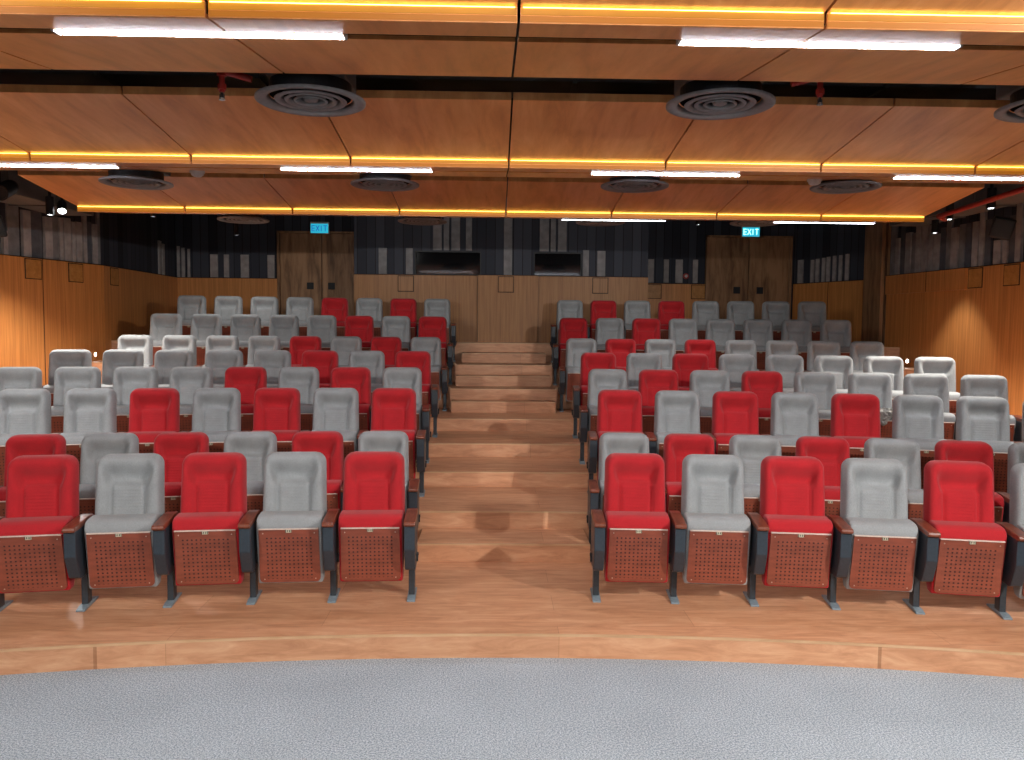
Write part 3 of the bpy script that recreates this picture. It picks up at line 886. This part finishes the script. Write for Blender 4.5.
# red-ringed sounder on the back wall
t = empty('wall_sounder', (3.727, YB - .02, 3.12))
bm = lathe(bmesh.new(), [(0, .04), (.05, .035), (.055, 0), (0, 0)], 24); bmesh.ops.rotate(bm, verts=bm.verts, matrix=Matrix.Rotation(PI / 2, 3, 'X')); link('ring', bm, 'redpipe', t)
bm = lathe(bmesh.new(), [(0, .06), (.025, .055), (.03, .036), (0, .036)], 20); bmesh.ops.rotate(bm, verts=bm.verts, matrix=Matrix.Rotation(PI / 2, 3, 'X')); link('dome', bm, 'white', t)
tag(t, 'small red and white round device on the back wall battens', 'wall device')

# ------------------------------------------------------------------ lamps
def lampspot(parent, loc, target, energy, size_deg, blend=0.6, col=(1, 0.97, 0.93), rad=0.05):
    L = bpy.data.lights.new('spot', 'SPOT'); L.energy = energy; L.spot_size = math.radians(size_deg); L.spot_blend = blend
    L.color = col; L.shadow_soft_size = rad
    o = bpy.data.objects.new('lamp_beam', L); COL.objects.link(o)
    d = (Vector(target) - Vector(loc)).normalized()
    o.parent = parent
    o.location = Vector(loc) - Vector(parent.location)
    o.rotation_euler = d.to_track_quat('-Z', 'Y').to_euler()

def downlight(x, y, z, energy, label, cone=70, r=.045, target=None, col=(1, .97, .93)):
    t = empty('ceiling_spotlight', (x, y, z))
    link('can', lathe(bmesh.new(), [(r, .22), (r, 0), (r * .85, 0), (r * .8, .012), (r * .8, .215), (0, .22)], 24), 'black', t)
    link('lens', lathe(bmesh.new(), [(0, .006), (r * .78, .006), (r * .78, .012), (0, .012)], 24), 'lamp', t)
    link('stem', BX(-.012, .012, -.012, .012, .22, 4.35 - z), 'black', t)
    lampspot(t, (x, y, z - .01), target or (x, y, 0), energy, cone, col=col, rad=.04)
    tag(t, label, 'spotlight', 'black cylinder spotlights under the ceiling')
WARM = (1.0, .93, .84)
downlight(5.369, 8.60, 3.42, 190, 'black cylinder spotlight by the red sprinkler pipe, nearest to viewer', 110, col=WARM)
downlight(5.46, 9.55, 3.43, 60, 'black cylinder spotlight at the rear corner of the wooden panels', 80)
downlight(6.15, 11.1, 3.46, 65, 'black cylinder spotlight close to the right wall', 62)
downlight(-5.411, 9.90, 3.40, 170, 'black upright cylinder spotlight near the left wall', 120, col=WARM)
downlight(-4.216, 10.0, 3.41, 40, 'small ceiling spotlight just behind the rear wooden band, left side', 125, .03)
downlight(-3.835, 12.0, 3.42, 22, 'small ceiling spotlight in front of the left exit door', 125, .03)
downlight(2.614, 10.3, 3.43, 30, 'small ceiling spotlight left of the right exit door', 125, .03)

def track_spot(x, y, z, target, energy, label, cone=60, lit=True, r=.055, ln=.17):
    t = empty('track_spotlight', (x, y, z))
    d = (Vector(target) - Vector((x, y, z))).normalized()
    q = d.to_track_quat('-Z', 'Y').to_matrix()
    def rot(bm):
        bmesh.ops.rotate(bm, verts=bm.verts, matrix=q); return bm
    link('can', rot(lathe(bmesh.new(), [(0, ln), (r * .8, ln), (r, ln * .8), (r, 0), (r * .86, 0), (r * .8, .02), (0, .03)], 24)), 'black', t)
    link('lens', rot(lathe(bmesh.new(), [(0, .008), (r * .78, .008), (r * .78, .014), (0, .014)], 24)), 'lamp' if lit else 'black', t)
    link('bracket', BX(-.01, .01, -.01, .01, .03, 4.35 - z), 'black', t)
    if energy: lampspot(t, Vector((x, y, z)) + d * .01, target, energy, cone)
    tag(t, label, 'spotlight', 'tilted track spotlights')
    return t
track_spot(-5.319, 10.0, 3.46, (-4.3, 8.1, 1.2), 70, 'tilted black track spotlight with bright lens by the left wall', 62)
track_spot(-5.58, 9.2, 3.55, (-5.4, 7.0, 2.6), 0, 'dark tilted track spotlight hanging at the far left', 40, lit=False, r=.09, ln=.3)

track_spot(-5.15, 5.4, 3.42, (-4.3, 7.7, 0.9), 100, 'added unseen track spotlight by the left ends of the wooden panels', 48)  # pair of side spotlights added out of view to brighten the end seats
track_spot(5.3, 5.4, 3.42, (4.9, 8.3, 1.0), 100, 'added unseen track spotlight by the right ends of the wooden panels', 48)

track_spot(-1.9, 10.9, 3.62, (-1.6, 14.0, 3.75), 22, 'added hidden track spotlight facing the upper back wall, left of the centre', 130)  # pair added behind the rear panels, hidden, to fill the dark upper wall
track_spot(2.3, 10.9, 3.62, (2.6, 14.0, 3.75), 22, 'added hidden track spotlight facing the upper back wall, right of the centre', 130)

def speaker(x, y, z, rz, tilt, label):
    t = empty('loudspeaker', (x, y, z), rz); t.rotation_euler = (tilt, 0.25 if x > 0 else -.25, rz)
    link('cabinet', BX(-.125, .125, -.11, .11, -.13, .13, bev=.02), 'black', t)
    link('grille', BX(-.105, .105, -.118, -.108, -.11, .11, bev=.004), 'ink', t)
    link('bracket', BX(-.02, .02, .11, .30, -.02, .02), 'black', t)
    tag(t, label, 'loudspeaker', 'black wall loudspeakers')
speaker(6.40, 10.0, 3.40, -.5, .2, 'black loudspeaker tilted down on the right wall battens')
speaker(-6.22, 10.1, 3.27, .5, .2, 'black loudspeaker at the far left wall edge')

for x, y, l in ((-6.13, 12.3, 'small white round wall light beside the left end of rear rows'), (6.50, 12.3, 'small white round wall light beside the right end of rear rows')):
    t = empty('wall_light', (x, y, 1.62))
    sg = 1 if x < 0 else -1
    for nm, r, a, b, mt in (('base', .03, 0, .03, 'white'), ('lens', .024, .03, .04, 'lamp')):
        bm = bmesh.new(); tube(bm, (sg * a, 0, 0), (sg * b, 0, 0), r, 16); link(nm, bm, mt, t)
    tag(t, l, 'wall light', 'small round wall lights')

t = empty('bounce_screen', (0, -3.9, 0))  # unseen white surface added behind the viewer to bounce fill light
link('bounce_surface', BX(-4.2, 4.2, 0.0, 0.02, 0.6, 3.7), 'screen', t)
link('bounce_border', BX(-4.3, 4.3, -0.04, 0.0, 0.5, 3.8), 'black', t)
tag(t, 'wide white bounce screen added on the unseen wall behind the viewer', 'bounce screen')
for i, x in enumerate((-2.6, 0.0, 2.6)):  # lamps added only to light the bounce screen
    track_spot(x, -1.6, 3.9, (x, -3.9, 2.2), 150, f"added black spotlight washing the bounce screen, {('left', 'middle', 'right')[i]} of three", 110, r=.11, ln=.3)
# stage lamps added out of view on the viewer's side to light the front rows
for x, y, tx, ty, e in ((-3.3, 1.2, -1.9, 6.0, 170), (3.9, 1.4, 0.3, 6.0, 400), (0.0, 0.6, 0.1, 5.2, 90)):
    t = track_spot(x, y, 3.15, (tx, ty, 0.5), e, f"added unseen stage spotlight hanging above the carpet, {'left of centre' if x < 0 else 'right of centre' if x > 0 else 'over the centre'}", 95, r=.11, ln=.3)

# ------------------------------------------------------------------ world, camera
W = bpy.data.worlds.new('world'); SC.world = W; W.use_nodes = True
W.node_tree.nodes['Background'].inputs[0].default_value = (0.75, 0.85, 1, 1)
W.node_tree.nodes['Background'].inputs[1].default_value = 0.05

yaw, pitch, roll = .0228, .0657, .0092
rt = Vector((math.cos(yaw), -math.sin(yaw), 0))
fw = Vector((math.sin(yaw) * math.cos(pitch), math.cos(yaw) * math.cos(pitch), -math.sin(pitch)))
up = Vector((math.sin(yaw) * math.sin(pitch), math.cos(yaw) * math.sin(pitch), math.cos(pitch)))
r2 = rt * math.cos(roll) + up * math.sin(roll); u2 = -rt * math.sin(roll) + up * math.cos(roll)
cam = bpy.data.cameras.new('camera'); cam.sensor_width = 36; cam.lens = 795 / 1024 * 36; cam.clip_start = 0.05
co = bpy.data.objects.new('camera', cam); COL.objects.link(co)
mt = Matrix((r2, u2, -fw)).transposed().to_4x4(); mt.translation = Vector((0, 0, HC))
co.matrix_world = mt
SC.camera = co
SC.view_settings.view_transform = 'Standard'; SC.view_settings.look = 'None'
SC.view_settings.gamma = 1; SC.view_settings.use_curve_mapping = False
SC.view_settings.exposure = 1.15
